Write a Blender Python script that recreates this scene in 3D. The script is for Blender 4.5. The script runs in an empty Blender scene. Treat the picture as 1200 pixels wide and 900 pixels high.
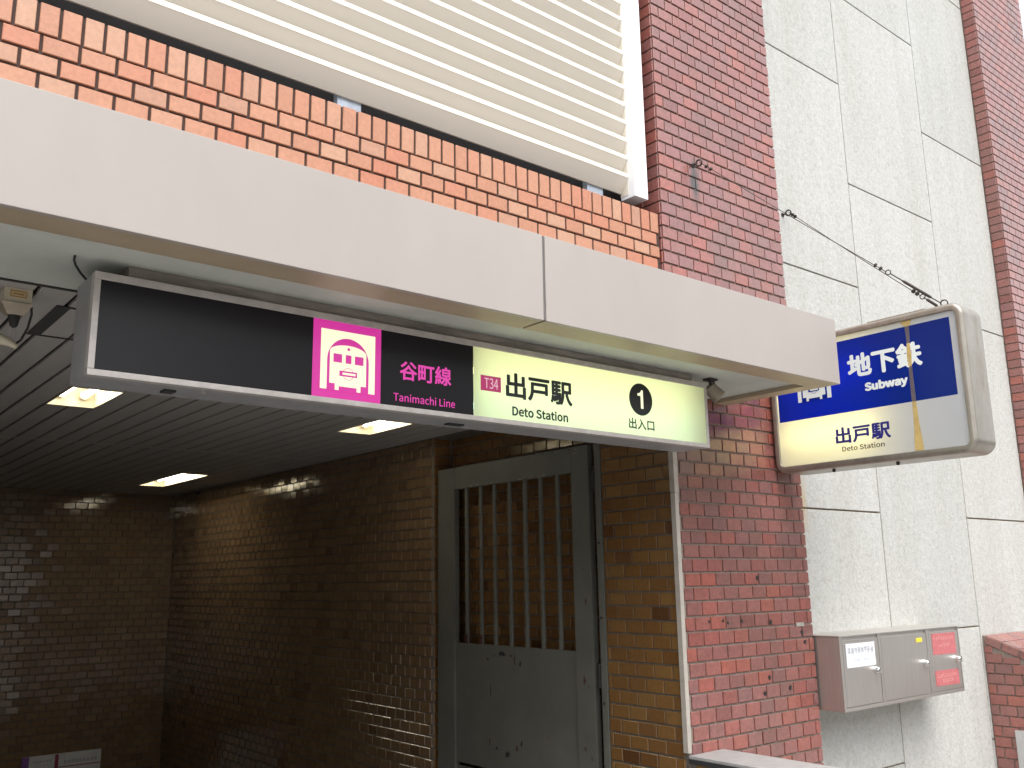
import bpy, bmesh, math, random
from mathutils import Vector, Matrix
random.seed(7)
R = math.radians
EYE = 1.6            # eye level above the pavement; heights below are given relative to the eye
scene = bpy.context.scene
COL = scene.collection

# ------------------------------------------------------------------ camera
cam_d = bpy.data.cameras.new('camera'); cam = bpy.data.objects.new('camera', cam_d); COL.objects.link(cam)
yaw, pitch, roll = R(39.2956), R(11.9953), R(-0.91225)
fwd = Vector((math.sin(yaw)*math.cos(pitch), math.cos(yaw)*math.cos(pitch), math.sin(pitch)))
rgt = Vector((math.cos(yaw), -math.sin(yaw), 0)); up = rgt.cross(fwd)
r2 = math.cos(roll)*rgt + math.sin(roll)*up; u2 = -math.sin(roll)*rgt + math.cos(roll)*up
cam.matrix_world = Matrix.Translation((0, 0, EYE)) @ Matrix((r2, u2, -fwd)).transposed().to_4x4()
cam_d.sensor_width = 36.0; cam_d.lens = 1078.4/1200*36; cam_d.clip_end = 2000; cam_d.clip_start = 0.05
scene.camera = cam

# ------------------------------------------------------------------ world, sun, exposure
EXPO = 1.45
SUN_EL, SUN_AZ = R(60), R(200)      # azimuth clockwise from +Y: behind the viewer, high
w = bpy.data.worlds.new('World'); scene.world = w; w.use_nodes = True
nt = w.node_tree; nt.nodes.clear()
sky = nt.nodes.new('ShaderNodeTexSky'); sky.sky_type = 'NISHITA'; sky.sun_disc = False
sky.sun_elevation = SUN_EL; sky.sun_rotation = SUN_AZ; sky.dust_density = 4.0; sky.air_density = 1.0; sky.ozone_density = 1.0
hs = nt.nodes.new('ShaderNodeHueSaturation'); hs.inputs['Saturation'].default_value = 0.18
bg = nt.nodes.new('ShaderNodeBackground'); bg.inputs['Strength'].default_value = 0.15
wo = nt.nodes.new('ShaderNodeOutputWorld')
nt.links.new(sky.outputs[0], hs.inputs['Color']); nt.links.new(hs.outputs[0], bg.inputs['Color']); nt.links.new(bg.outputs[0], wo.inputs['Surface'])
sd = bpy.data.lights.new('sun', 'SUN'); sd.energy = 0.5; sd.angle = R(50); sd.color = (1.0, 0.95, 0.88)
sun = bpy.data.objects.new('sun', sd); COL.objects.link(sun)
sdir = Vector((math.sin(SUN_AZ)*math.cos(SUN_EL), math.cos(SUN_AZ)*math.cos(SUN_EL), math.sin(SUN_EL)))
sun.rotation_euler = sdir.to_track_quat('Z', 'Y').to_euler(); sun.location = (0, -5, 12)
vs = scene.view_settings; vs.view_transform = 'Standard'; vs.look = 'None'; vs.gamma = 1.0; vs.exposure = EXPO
vs.use_curve_mapping = False
scene.cycles.use_denoising = True
scene.cycles.max_bounces = 8
scene.cycles.sample_clamp_indirect = 6.0

# ------------------------------------------------------------------ materials
def new_mat(name):
    m = bpy.data.materials.new(name); m.use_nodes = True
    t = m.node_tree; b = t.nodes['Principled BSDF']
    return m, t, b
def node(t, typ, **kw):
    n = t.nodes.new(typ)
    for k, v in kw.items():
        if k in n.inputs.keys(): n.inputs[k].default_value = v
        else: setattr(n, k, v)
    return n
def math_n(t, op, a, b=None, clamp=False):
    n = t.nodes.new('ShaderNodeMath'); n.operation = op; n.use_clamp = clamp
    for i, v in enumerate((a, b)):
        if v is None: continue
        if isinstance(v, (int, float)): n.inputs[i].default_value = v
        else: t.links.new(v, n.inputs[i])
    return n.outputs[0]
def mix_c(t, f, a, b, typ='MIX'):
    n = t.nodes.new('ShaderNodeMix'); n.data_type = 'RGBA'; n.blend_type = typ
    for k, v in ((0, f), (6, a), (7, b)):
        if isinstance(v, (int, float)): n.inputs[k].default_value = v
        elif isinstance(v, tuple): n.inputs[k].default_value = v + (1,) if len(v) == 3 else v
        else: t.links.new(v, n.inputs[k])
    return n.outputs[2]
def ramp(t, fac, stops, interp='LINEAR'):
    n = t.nodes.new('ShaderNodeValToRGB'); n.color_ramp.interpolation = interp
    e = n.color_ramp.elements
    while len(e) < len(stops): e.new(0.5)
    for i, (p, c) in enumerate(stops):
        e[i].position = p; e[i].color = c + (1,) if len(c) == 3 else c
    t.links.new(fac, n.inputs[0]); return n.outputs[0]
def bump(t, b, h, dist, strength=1.0):
    n = t.nodes.new('ShaderNodeBump'); n.inputs['Distance'].default_value = dist; n.inputs['Strength'].default_value = strength
    t.links.new(h, n.inputs['Height']); t.links.new(n.outputs[0], b.inputs['Normal'])
def noise(t, scale, detail=4, rough=0.6, vec=None, stretch=None):
    n = t.nodes.new('ShaderNodeTexNoise'); n.inputs['Scale'].default_value = scale
    n.inputs['Detail'].default_value = detail; n.inputs['Roughness'].default_value = rough
    if vec is None:
        tc = t.nodes.new('ShaderNodeTexCoord'); vec = tc.outputs['Object']
    if stretch:
        mp = t.nodes.new('ShaderNodeMapping'); mp.inputs['Scale'].default_value = stretch
        t.links.new(vec, mp.inputs[0]); vec = mp.outputs[0]
    t.links.new(vec, n.inputs['Vector']); return n.outputs['Fac']
def plain(name, col, rough=0.5, metal=0.0, nscale=12, namt=0.12, bmp=0.0, stretch=None, spec=0.5):
    m, t, b = new_mat(name)
    f = noise(t, nscale, 5, 0.65, stretch=stretch)
    lo = tuple(c*(1-namt) for c in col); hi = tuple(min(1, c*(1+namt)) for c in col)
    t.links.new(ramp(t, f, [(0.3, lo), (0.7, hi)]), b.inputs['Base Color'])
    b.inputs['Roughness'].default_value = rough; b.inputs['Metallic'].default_value = metal
    b.inputs['Specular IOR Level'].default_value = spec
    if bmp: bump(t, b, noise(t, nscale*12, 3), bmp)
    return m
def tile_mat(name, stops, rough=0.32, grain=0.12, wear=None, rvar=0.12, spec=0.5, dirt=0.0, soot=False):
    """glazed tile: one shade for each tile, fine grain, a little gloss"""
    m, t, b = new_mat(name)
    oi = t.nodes.new('ShaderNodeObjectInfo'); ge = t.nodes.new('ShaderNodeNewGeometry')
    rnd = math_n(t, 'FRACT', math_n(t, 'ADD', oi.outputs['Random'], ge.outputs['Random Per Island']))
    c = ramp(t, rnd, stops)
    pos = ge.outputs['Position']
    f = noise(t, 55, 5, 0.7, pos)
    c = mix_c(t, 1.0, c, ramp(t, f, [(0.25, (1-grain*2,)*3), (0.75, (1+grain,)*3)]), 'MULTIPLY')
    if dirt:
        g = noise(t, 2.2, 4, 0.6, pos, (1, 1, .35))
        c = mix_c(t, math_n(t, 'MULTIPLY', ramp(t, g, [(0.45, (0, 0, 0)), (0.7, (1, 1, 1))]), dirt), c, (0.10, 0.075, 0.06))
    if soot:      # smear that runs down from the wire anchor
        sp = t.nodes.new('ShaderNodeSeparateXYZ'); t.links.new(pos, sp.inputs[0])
        wv = math_n(t, 'MULTIPLY', math_n(t, 'SUBTRACT', noise(t, 12, 3, .6, pos), .5), .06)
        bx_ = math_n(t, 'SUBTRACT', 1.0, math_n(t, 'DIVIDE', math_n(t, 'ABSOLUTE', math_n(t, 'SUBTRACT', math_n(t, 'ADD', sp.outputs[0], wv), 3.735)), .05), True)
        bz_ = math_n(t, 'SUBTRACT', 1.0, math_n(t, 'DIVIDE', math_n(t, 'ABSOLUTE', math_n(t, 'SUBTRACT', sp.outputs[2], 2.09+EYE)), .17), True)
        c = mix_c(t, math_n(t, 'MULTIPLY', math_n(t, 'MULTIPLY', bx_, bz_), 1.5, True), c, (.035, .028, .026))
    if wear:
        g = noise(t, 38, 4, 0.75, pos)
        c = mix_c(t, ramp(t, g, [(0.70, (0, 0, 0)), (0.74, (1, 1, 1))]), c, wear)
    t.links.new(c, b.inputs['Base Color'])
    rr = math_n(t, 'ADD', math_n(t, 'MULTIPLY', noise(t, 9, 3, .6, pos), rvar*2), rough-rvar)
    t.links.new(rr, b.inputs['Roughness']); b.inputs['Specular IOR Level'].default_value = spec
    bump(t, b, noise(t, 30, 3, 0.6, pos), 0.0012, 0.6)
    return m
def emit(name, col, strength, base=None, rough=0.3):
    m, t, b = new_mat(name)
    b.inputs['Base Color'].default_value = (base or col) + (1,)
    b.inputs['Emission Color'].default_value = col + (1,); b.inputs['Emission Strength'].default_value = strength
    b.inputs['Roughness'].default_value = rough
    return m

M = {}
M['orange_tile'] = tile_mat('orange tile', [(0, (.42, .190, .112)), (.3, (.47, .225, .135)), (.55, (.45, .175, .100)), (.8, (.47, .260, .165)), (1, (.41, .21, .135))], .38, .10)
M['orange_mortar'] = plain('brown mortar', (.06, .036, .03), .9, nscale=30, bmp=.002)
M['red_tile'] = tile_mat('red tile', [(0, (.255, .086, .070)), (.2, (.305, .115, .096)), (.4, (.225, .092, .083)), (.6, (.345, .096, .068)), (.75, (.245, .105, .098)), (.9, (.305, .090, .072)), (1, (.20, .070, .060))], .21, .20, dirt=.38, spec=1.0, soot=True)
M['red_mortar'] = plain('grey brown mortar', (.23, .185, .155), .9, nscale=26, namt=.25, bmp=.002)
M['ochre_tile'] = tile_mat('ochre tile', [(0, (.165, .080, .026)), (.25, (.205, .108, .036)), (.5, (.155, .073, .024)), (.72, (.215, .117, .040)), (.965, (.17, .085, .030)), (.975, (.12, .055, .02)), (1, (.10, .046, .018))], .17, .12, rvar=.08, dirt=.2, spec=.8)
M['deep_tile'] = tile_mat('deep wall tile', [(0, (.190, .118, .060)), (.25, (.225, .145, .078)), (.5, (.175, .108, .056)), (.72, (.235, .152, .082)), (.965, (.19, .12, .065)), (.975, (.155, .095, .05)), (1, (.14, .085, .045))], .11, .12, rvar=.06, dirt=.2, spec=1.0)  # lighter, greyer copy of the ochre tile for the deep walls
M['ochre_mortar'] = plain('grey mortar', (.15, .13, .105), .9, nscale=26, namt=.2, bmp=.002)
M['fascia'] = plain('beige painted metal', (.352, .316, .292), .42, nscale=1.6, namt=.05, stretch=(1, 1, .5))
M['fascia_lip'] = plain('brown beige metal return', (.36, .29, .20), .45, nscale=5, namt=.08)
M['soffit'] = plain('grey green plaster', (.46, .48, .44), .85, nscale=3, namt=.10, bmp=.001)
M['black'] = plain('black for the dark interior', (.012, .011, .012), .8)
M['slat'] = plain('ceiling slat paint', (.36, .345, .325), .55, nscale=4, namt=.06, stretch=(6, .5, 1))
M['dark_gap'] = plain('dark ceiling gap', (.035, .033, .03), .9)
M['louver'] = plain('louver enamel', (.74, .685, .59), .42, nscale=1.2, namt=.02)
M['white_frame'] = plain('white aluminium', (.80, .81, .83), .35, nscale=2, namt=.02)
M['galv'] = plain('galvanised steel', (.42, .47, .54), .5, .2, nscale=40, namt=.15)
M['alu'] = plain('weathered aluminium', (.52, .48, .45), .42, .35, nscale=20, namt=.14, bmp=.0006)
M['alu_dirty'] = plain('grimy aluminium', (.30, .265, .235), .6, .2, nscale=9, namt=.35, bmp=.001, stretch=(.6, 1, 3))
M['grey_metal'] = plain('grey painted side', (.34, .345, .35), .4, .3, nscale=14, namt=.12)
M['black_film'] = plain('black film', (.013, .012, .014), .28, nscale=2, namt=.05, spec=.25)
M['ink'] = plain('black ink', (.012, .012, .012), .5)
M['ink_blue'] = plain('blue ink', (.012, .014, .19), .5)
M['cord'] = plain('black cord', (.02, .02, .02), .6)
M['wire'] = plain('rusted wire rope', (.05, .04, .035), .6, .5, nscale=60, namt=.3)
M['trim'] = plain('beige edge trim', (.46, .42, .37), .5, .2, nscale=14, namt=.12)
M['pavement'] = plain('pavement concrete', (.28, .27, .26), .85, nscale=2.5, namt=.15, bmp=.001)
M['asphalt'] = plain('asphalt', (.055, .055, .056), .85, nscale=30, namt=.2, bmp=.002)
M['opposite'] = plain('opposite facade', (.50, .48, .45), .8, nscale=.5)
M['opposite_glass'] = plain('opposite glass', (.03, .035, .04), .15)
M['stair'] = plain('stair stone', (.22, .21, .2), .7, nscale=6, namt=.15)
M['plate_grey'] = plain('grey plate', (.45, .45, .44), .5, .2, nscale=10, namt=.08)
M['cream'] = plain('cream plastic', (.55, .50, .38), .5, nscale=10, namt=.1)
M['orange_label'] = plain('orange label', (.45, .24, .03), .5)
M['lamp_beige'] = plain('spot lamp beige', (.34, .29, .22), .5, .3, nscale=20, namt=.15)
M['bracket_dark'] = plain('dark bracket', (.04, .037, .036), .6, .4)
M['paper'] = plain('white paper', (.72, .74, .77), .5, nscale=8, namt=.02)
M['print_grey'] = plain('faded grey print', (.42, .43, .46), .6)
M['print_pale'] = plain('pale print', (.58, .62, .68), .6)
M['red_sticker'] = plain('faded red sticker', (.46, .13, .14), .45, nscale=40, namt=.2)
M['sticker_print'] = plain('faded sticker print', (.60, .27, .25), .5)
M['yellow_sticker'] = plain('yellow sticker', (.75, .60, .05), .5)
M['knob'] = plain('chrome lock', (.75, .74, .73), .18, 1.0, nscale=6, namt=.03)
M['board_white'] = plain('notice white', (.62, .62, .62), .5)
M['board_purple'] = plain('notice purple', (.20, .07, .30), .5)
M['board_red'] = plain('notice dark red', (.25, .03, .08), .5)
M['coping'] = plain('polished coping stone', (.32, .315, .31), .45, nscale=18, namt=.12)
M['coping_edge'] = plain('dark coping edge with shadow', (.03, .03, .032), .5)
M['reflector'] = plain('lamp reflector', (.62, .57, .44), .3, nscale=9, namt=.08)

def steel():
    m, t, b = new_mat('brushed stainless')
    f = noise(t, 9, 5, .7, stretch=(30, 30, .6))
    t.links.new(ramp(t, f, [(.3, (.50, .475, .445)), (.7, (.62, .59, .55))]), b.inputs['Base Color'])
    b.inputs['Metallic'].default_value = .85
    t.links.new(math_n(t, 'ADD', math_n(t, 'MULTIPLY', f, .2), .3), b.inputs['Roughness'])
    bump(t, b, noise(t, 60, 2, .5, stretch=(20, 20, .3)), .0004, .4)
    return m
M['steel'] = steel()
M['seal_grey'] = plain('grey joint seal', (.13, .12, .115), .6)
def sign_steel():
    m, t, b = new_mat('weathered sign steel')
    f = noise(t, 5, 6, .7, stretch=(1.5, 1.5, .8))
    c = ramp(t, f, [(.25, (.27, .245, .205)), (.75, (.43, .40, .355))])
    g = noise(t, 3, 5, .7, stretch=(3, 3, .8))
    c = mix_c(t, ramp(t, g, [(.52, (0, 0, 0)), (.75, (.6, .6, .6))]), c, (.20, .135, .075))
    t.links.new(c, b.inputs['Base Color']); b.inputs['Metallic'].default_value = .7; b.inputs['Roughness'].default_value = .36
    return m
M['sign_steel'] = sign_steel()
def granite():
    m, t, b = new_mat('pale exposed aggregate concrete')
    tc = t.nodes.new('ShaderNodeTexCoord'); o = tc.outputs['Object']
    f = noise(t, 55, 6, .75, o); g = noise(t, 2.0, 5, .6, o, (1, 1, .5)); h = noise(t, 260, 3, .6, o)
    c = ramp(t, f, [(.30, (.34, .34, .32)), (.52, (.465, .47, .452)), (.72, (.57, .58, .565))])
    c = mix_c(t, .5, c, ramp(t, h, [(.3, (.31, .31, .297)), (.7, (.64, .64, .63))]))
    c = mix_c(t, 1.0, c, ramp(t, g, [(.3, (.95, .95, .93)), (.7, (1.02, 1.02, 1.02))]), 'MULTIPLY')
    c = mix_c(t, 1.0, c, ramp(t, noise(t, 24, 5, .8, o), [(.34, (.84, .84, .82)), (.5, (1, 1, 1)), (.7, (1.07, 1.07, 1.06))]), 'MULTIPLY')
    c = mix_c(t, 1.0, c, ramp(t, noise(t, 1.0, 4, .6, o, (7, 7, .35)), [(.32, (.94, .935, .92)), (.6, (1.01, 1.01, 1.01))]), 'MULTIPLY')
    sp = t.nodes.new('ShaderNodeSeparateXYZ'); t.links.new(o, sp.inputs[0])
    X, Z = sp.outputs[0], sp.outputs[2]
    def band(v, a, s): # soft bump around a with half width s
        return math_n(t, 'SUBTRACT', 1.0, math_n(t, 'DIVIDE', math_n(t, 'ABSOLUTE', math_n(t, 'SUBTRACT', v, a)), s), True)
    wob = math_n(t, 'MULTIPLY', math_n(t, 'SUBTRACT', noise(t, 6, 3, .6, o), .5), .05)
    Xw = math_n(t, 'ADD', X, wob)
    # grime settled on the wall just above the meter box, drips below it
    st = math_n(t, 'MULTIPLY', band(Z, -.29, .17), math_n(t, 'MULTIPLY', band(Xw, 5.15, .72), 2.0, True))
    blot = ramp(t, noise(t, 5, 4, .7, o), [(.35, (0, 0, 0)), (.65, (1, 1, 1))])
    c = mix_c(t, math_n(t, 'MULTIPLY', math_n(t, 'MULTIPLY', st, blot), .85), c, (.19, .19, .18))
    for xx, ww, am in ((4.72, .03, .6), (5.42, .035, .35), (5.60, .02, .25)):
        dr = math_n(t, 'MULTIPLY', band(Xw, xx, ww), band(Z, -1.0, .42))
        c = mix_c(t, math_n(t, 'MULTIPLY', dr, am), c, (.16, .15, .13))
    low = math_n(t, 'MULTIPLY', band(Z, -1.35, .75), band(X, 4.9, .95))
    c = mix_c(t, math_n(t, 'MULTIPLY', low, .6), c, (.48, .40, .25))
    ru = math_n(t, 'MULTIPLY', band(Xw, 4.67, .06), band(Z, 2.0, .19))
    c = mix_c(t, math_n(t, 'MULTIPLY', ru, .75), c, (.50, .33, .12))
    oi = t.nodes.new('ShaderNodeObjectInfo')
    c = mix_c(t, 1.0, c, ramp(t, oi.outputs['Random'], [(0, (.93, .935, .93)), (1, (1.03, 1.025, 1.02))]), 'MULTIPLY')
    t.links.new(c, b.inputs['Base Color']); b.inputs['Roughness'].default_value = .8
    bump(t, b, f, .006, .9)
    return m
M['concrete'] = granite()
M['sealant'] = plain('tan sealant', (.34, .25, .15), .8, nscale=12, namt=.3)
def gate_paint():
    m, t, b = new_mat('chipped grey green gate paint')
    tc = t.nodes.new('ShaderNodeTexCoord'); o = tc.outputs['Object']
    c = ramp(t, noise(t, 3, 5, .6, o), [(.3, (.100, .101, .086)), (.7, (.135, .134, .114))])
    ch = ramp(t, noise(t, 11, 4, .7, o), [(.71, (0, 0, 0)), (.725, (1, 1, 1))])
    c = mix_c(t, ch, c, (.12, .035, .028))
    c2 = ramp(t, noise(t, 17, 3, .6, o, (1, 1, .6)), [(.735, (0, 0, 0)), (.75, (1, 1, 1))])
    c = mix_c(t, c2, c, (.035, .03, .028))
    t.links.new(c, b.inputs['Base Color']); b.inputs['Roughness'].default_value = .5
    bump(t, b, noise(t, 120, 3, .6, o), .0008, .6)
    return m
M['gate'] = gate_paint()
M['rust_red'] = plain('red lead primer', (.065, .026, .022), .7, nscale=60, namt=.4)
M['chip'] = plain('flaked pale paint', (.30, .28, .24), .7, nscale=60, namt=.3)
# lit sign faces
M['lit_white'] = None
def lit_acrylic():
    m, t, b = new_mat('backlit acrylic, yellowed with age')
    tc = t.nodes.new('ShaderNodeTexCoord')
    f = noise(t, 1.4, 3, .6, tc.outputs['Object'], (1, 1, 2.5))
    c = ramp(t, f, [(.30, (.78, .93, .66)), (.5, (.90, .93, .52)), (.7, (.80, .95, .74))])  # uneven glow of the sign put into the emission colour
    t.links.new(c, b.inputs['Emission Color']); b.inputs['Emission Strength'].default_value = LIT
    b.inputs['Base Color'].default_value = (.35, .36, .25, 1); b.inputs['Roughness'].default_value = .22
    return m
LIT = 0.90*2**-EXPO
M['lit_white'] = lit_acrylic()
M['lit_icon'] = emit('backlit cream film', (.96, .96, .66), LIT*1.05, (.3, .3, .2))
M['lit_magenta'] = emit('backlit magenta film', (.80, .045, .42), LIT*.75, (.22, .01, .1))
M['lit_pink'] = emit('backlit pink lettering', (.90, .07, .48), LIT*.80, (.2, .01, .1))
M['lit_crimson'] = emit('backlit crimson label', (.50, .035, .16), LIT*.75, (.15, .01, .04))
M['lit_label'] = emit('backlit pale pink lettering', (.95, .65, .72), LIT*.85, (.3, .2, .2))
M['tube'] = emit('lamp tube', (1.0, .93, .76), 15.0*2**-EXPO)
M['sign_tube'] = emit('sign tube', (1.0, .93, .58), 17.0*2**-EXPO)
def translucent(name, dcol, tcol, rough=.25, mixf=.5):
    m = bpy.data.materials.new(name); m.use_nodes = True; t = m.node_tree; t.nodes.clear()
    o = t.nodes.new('ShaderNodeOutputMaterial'); d = t.nodes.new('ShaderNodeBsdfPrincipled'); tr = t.nodes.new('ShaderNodeBsdfTranslucent')
    mx = t.nodes.new('ShaderNodeMixShader'); mx.inputs[0].default_value = mixf
    f = noise(t, 4, 4, .6)
    t.links.new(ramp(t, f, [(.3, tuple(c*.94 for c in dcol)), (.7, dcol)]), d.inputs['Base Color']); d.inputs['Roughness'].default_value = rough
    tr.inputs['Color'].default_value = tcol + (1,)
    t.links.new(d.outputs[0], mx.inputs[1]); t.links.new(tr.outputs[0], mx.inputs[2]); t.links.new(mx.outputs[0], o.inputs['Surface'])
    return m
M['face_white'] = translucent('translucent white acrylic', (.78, .82, .88), (.9, .85, .5))
M['face_cream'] = translucent('translucent cream acrylic', (.62, .63, .50), (.93, .95, .80), .25, .7)
M['tube_warm'] = emit('old warm tube', (1.0, .93, .50), 5.6*2**-EXPO)
M['tube_cool'] = emit('cool tube', (.66, 1.0, .80), 5.6*2**-EXPO)
M['face_blue'] = translucent('translucent blue film', (.004, .035, .30), (.002, .004, .45))
M['letter_white'] = emit('white film lettering', (.95, .97, .88), .16*2**-EXPO, (.58, .62, .62))
M['streak_tan'] = plain('tan water streak', (.50, .36, .13), .6, nscale=30, namt=.2)
M['streak_grey'] = plain('grey brown water streak', (.10, .085, .10), .5, nscale=30, namt=.2)

# ------------------------------------------------------------------ builders
BASE = {}
def link(name, data):
    o = bpy.data.objects.new(name, data); COL.objects.link(o); return o
def thing(name, label, cat, base=(0, 0, 0), group=None):
    o = link(name, None); o.empty_display_size = .1
    o.location = (base[0], base[1], base[2] + EYE); BASE[o.name] = Vector(base)
    tag(o, label, cat, group); return o
def tag(o, label, cat, group=None):
    o['label'] = label; o['category'] = cat
    if group: o['group'] = group
def base_of(p):
    v = Vector((0, 0, 0))
    while p is not None:
        v = v + BASE[p.name]; p = p.parent
    return v
class MB:
    """collects shapes in eye coordinates; build() links them as one mesh"""
    def __init__(s): s.v = []; s.f = []
    def add(s, vs, fs):
        n = len(s.v); s.v += [tuple(p) for p in vs]; s.f += [tuple(i+n for i in f) for f in fs]; return s
    def box(s, x0, x1, y0, y1, z0, z1, bev=0.0):
        if not bev:
            vs = [(x, y, z) for x in (x0, x1) for y in (y0, y1) for z in (z0, z1)]
            return s.add(vs, [(0, 1, 3, 2), (4, 6, 7, 5), (0, 4, 5, 1), (2, 3, 7, 6), (0, 2, 6, 4), (1, 5, 7, 3)])
        bm = bmesh.new(); bmesh.ops.create_cube(bm, size=1)
        for v in bm.verts: v.co = Vector(((x0+x1)/2+v.co.x*(x1-x0), (y0+y1)/2+v.co.y*(y1-y0), (z0+z1)/2+v.co.z*(z1-z0)))
        bmesh.ops.bevel(bm, geom=bm.edges[:], offset=bev, segments=2, affect='EDGES', profile=.5)
        bm.verts.index_update()
        s.add([v.co[:] for v in bm.verts], [[v.index for v in f.verts] for f in bm.faces]); bm.free(); return s
    def prism(s, pts, axis, a, b):
        """polygon pts (2-D) extruded along axis from a to b; 2-D order is the two other axes in xyz order"""
        n = len(pts); ax = 'xyz'.index(axis)
        def mk(p, t): q = list(p); q.insert(ax, t); return tuple(q)
        return s.add([mk(p, a) for p in pts] + [mk(p, b) for p in pts],
              [tuple(range(n)), tuple(range(2*n-1, n-1, -1))] + [(i, (i+n), (i+1) % n + n, (i+1) % n) for i in range(n)])
    def tube(s, pts, r, n=8, caps=True):
        rs = r if isinstance(r, (list, tuple)) else [r]*len(pts)
        P = [Vector(p) for p in pts]; k = len(s.v); prev = None
        for i, p in enumerate(P):
            d = (P[min(i+1, len(P)-1)] - P[max(i-1, 0)]).normalized()
            if prev is None: a = d.cross(Vector((0, 0, 1)) if abs(d.z) < .9 else Vector((1, 0, 0))).normalized()
            else: a = (prev - d*prev.dot(d)).normalized()
            prev = a; b = d.cross(a)
            for j in range(n):
                t = 2*math.pi*j/n; s.v.append(tuple(p + (a*math.cos(t)+b*math.sin(t))*rs[i]))
        for i in range(len(P)-1):
            for j in range(n):
                s.f.append((k+i*n+j, k+i*n+(j+1) % n, k+(i+1)*n+(j+1) % n, k+(i+1)*n+j))
        if caps:
            s.f.append(tuple(k+j for j in range(n-1, -1, -1))); s.f.append(tuple(k+(len(P)-1)*n+j for j in range(n)))
        return s
    def ring(s, c, nrm, R0, r, n=16, a0=0, a1=360):
        c = Vector(c); nrm = Vector(nrm).normalized(); a = nrm.orthogonal().normalized(); b = nrm.cross(a)
        pts = [c + (a*math.cos(R(a0+(a1-a0)*i/n)) + b*math.sin(R(a0+(a1-a0)*i/n)))*R0 for i in range(n+1)]
        return s.tube(pts, r, 6)
    def build(s, name, mat, parent=None, smooth=False, base=None, fix=True):
        b = base_of(parent) if parent is not None else Vector(base or (0, 0, 0))
        me = bpy.data.meshes.new(name)
        me.from_pydata([tuple(Vector(p)-b) for p in s.v], [], s.f); me.update()
        if fix:
            bm = bmesh.new(); bm.from_mesh(me); bmesh.ops.recalc_face_normals(bm, faces=bm.faces[:]); bm.to_mesh(me); bm.free()
        me.materials.append(M[mat])
        if smooth:
            for p in me.polygons: p.use_smooth = True
            me.set_sharp_from_angle(angle=R(40))
        o = link(name, me)
        if parent is not None: o.parent = parent; BASE[o.name] = Vector((0, 0, 0))
        else: o.location = (b.x, b.y, b.z+EYE); BASE[o.name] = b
        if smooth: wn = o.modifiers.new('weighted_normal', 'WEIGHTED_NORMAL'); wn.keep_sharp = True
        return o
def bx(name, mat, parent, x0, x1, y0, y1, z0, z1, bev=0.0):
    return MB().box(x0, x1, y0, y1, z0, z1, bev).build(name, mat, parent, smooth=bool(bev))
def structure(o): o['kind'] = 'structure'; return o

# tiles: local front face looks to -Y, width along X, height along Z
TILE_D = .008
def tile_geo(wd, ht, d=TILE_D, c=.0022):
    a, b = wd/2, ht/2
    vs = [(-a, 0, -b), (a, 0, -b), (a, 0, b), (-a, 0, b), (-a, -d+c, -b), (a, -d+c, -b), (a, -d+c, b), (-a, -d+c, b),
          (-a+c, -d, -b+c), (a-c, -d, -b+c), (a-c, -d, b-c), (-a+c, -d, b-c)]
    fs = [(8, 9, 10, 11)]
    for i in range(4):
        j = (i+1) % 4
        fs += [(i, j, 4+j, 4+i), (4+i, 4+j, 8+j, 8+i)]
    return vs, fs
TMESH = {}
def tile_obj(parent, c, wd, ht, mat, rot=None, name='tile'):
    key = (round(wd, 3), round(ht, 3), mat)
    if key not in TMESH:
        me = bpy.data.meshes.new(name); vs, fs = tile_geo(wd, ht); me.from_pydata(vs, [], fs); me.update(); me.materials.append(M[mat]); TMESH[key] = me
    o = link(name, TMESH[key]); o.parent = parent
    o.location = Vector(c) - base_of(parent)
    j = (random.gauss(0, .0045), 0, random.gauss(0, .0045))
    m = Matrix.Rotation(j[2], 3, 'Z') @ Matrix.Rotation(j[0], 3, 'X')
    if rot is not None: m = rot @ m
    o.rotation_euler = m.to_euler()
    BASE[o.name] = Vector((0, 0, 0)); return o
class TileStuff:
    def __init__(s, tilt=.0045): s.mb = MB(); s.t = tilt
    def add(s, c, wd, ht, rot=None):
        vs, fs = tile_geo(wd, ht)
        m = Matrix.Rotation(random.gauss(0, s.t), 3, 'Z') @ Matrix.Rotation(random.gauss(0, s.t), 3, 'X')
        if rot is not None: m = rot @ m
        cc = Vector(c); s.mb.add([cc + m @ Vector(v) for v in vs], fs)
    def build(s, mat, parent, name='tiles'):
        o = s.mb.build(name, mat, parent, fix=False); o['kind'] = 'stuff'; return o
ROT_LEFT = Matrix.Rotation(R(-90), 3, 'Z')      # tile on a wall that faces -X
ROT_RIGHT = Matrix.Rotation(R(90), 3, 'Z')
def spans(a, b, start, pitch, joint=.008, minw=.02):
    """tile spans between a and b when the joints lie at start + k*pitch"""
    out = []; k = math.floor((a-start)/pitch)
    while True:
        s0 = start+k*pitch; s1 = s0+pitch
        if s0 >= b: break
        u, v = max(a, s0+joint/2), min(b, s1-joint/2)
        if v-u > minw: out.append((u, v))
        k += 1
    return out

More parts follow.
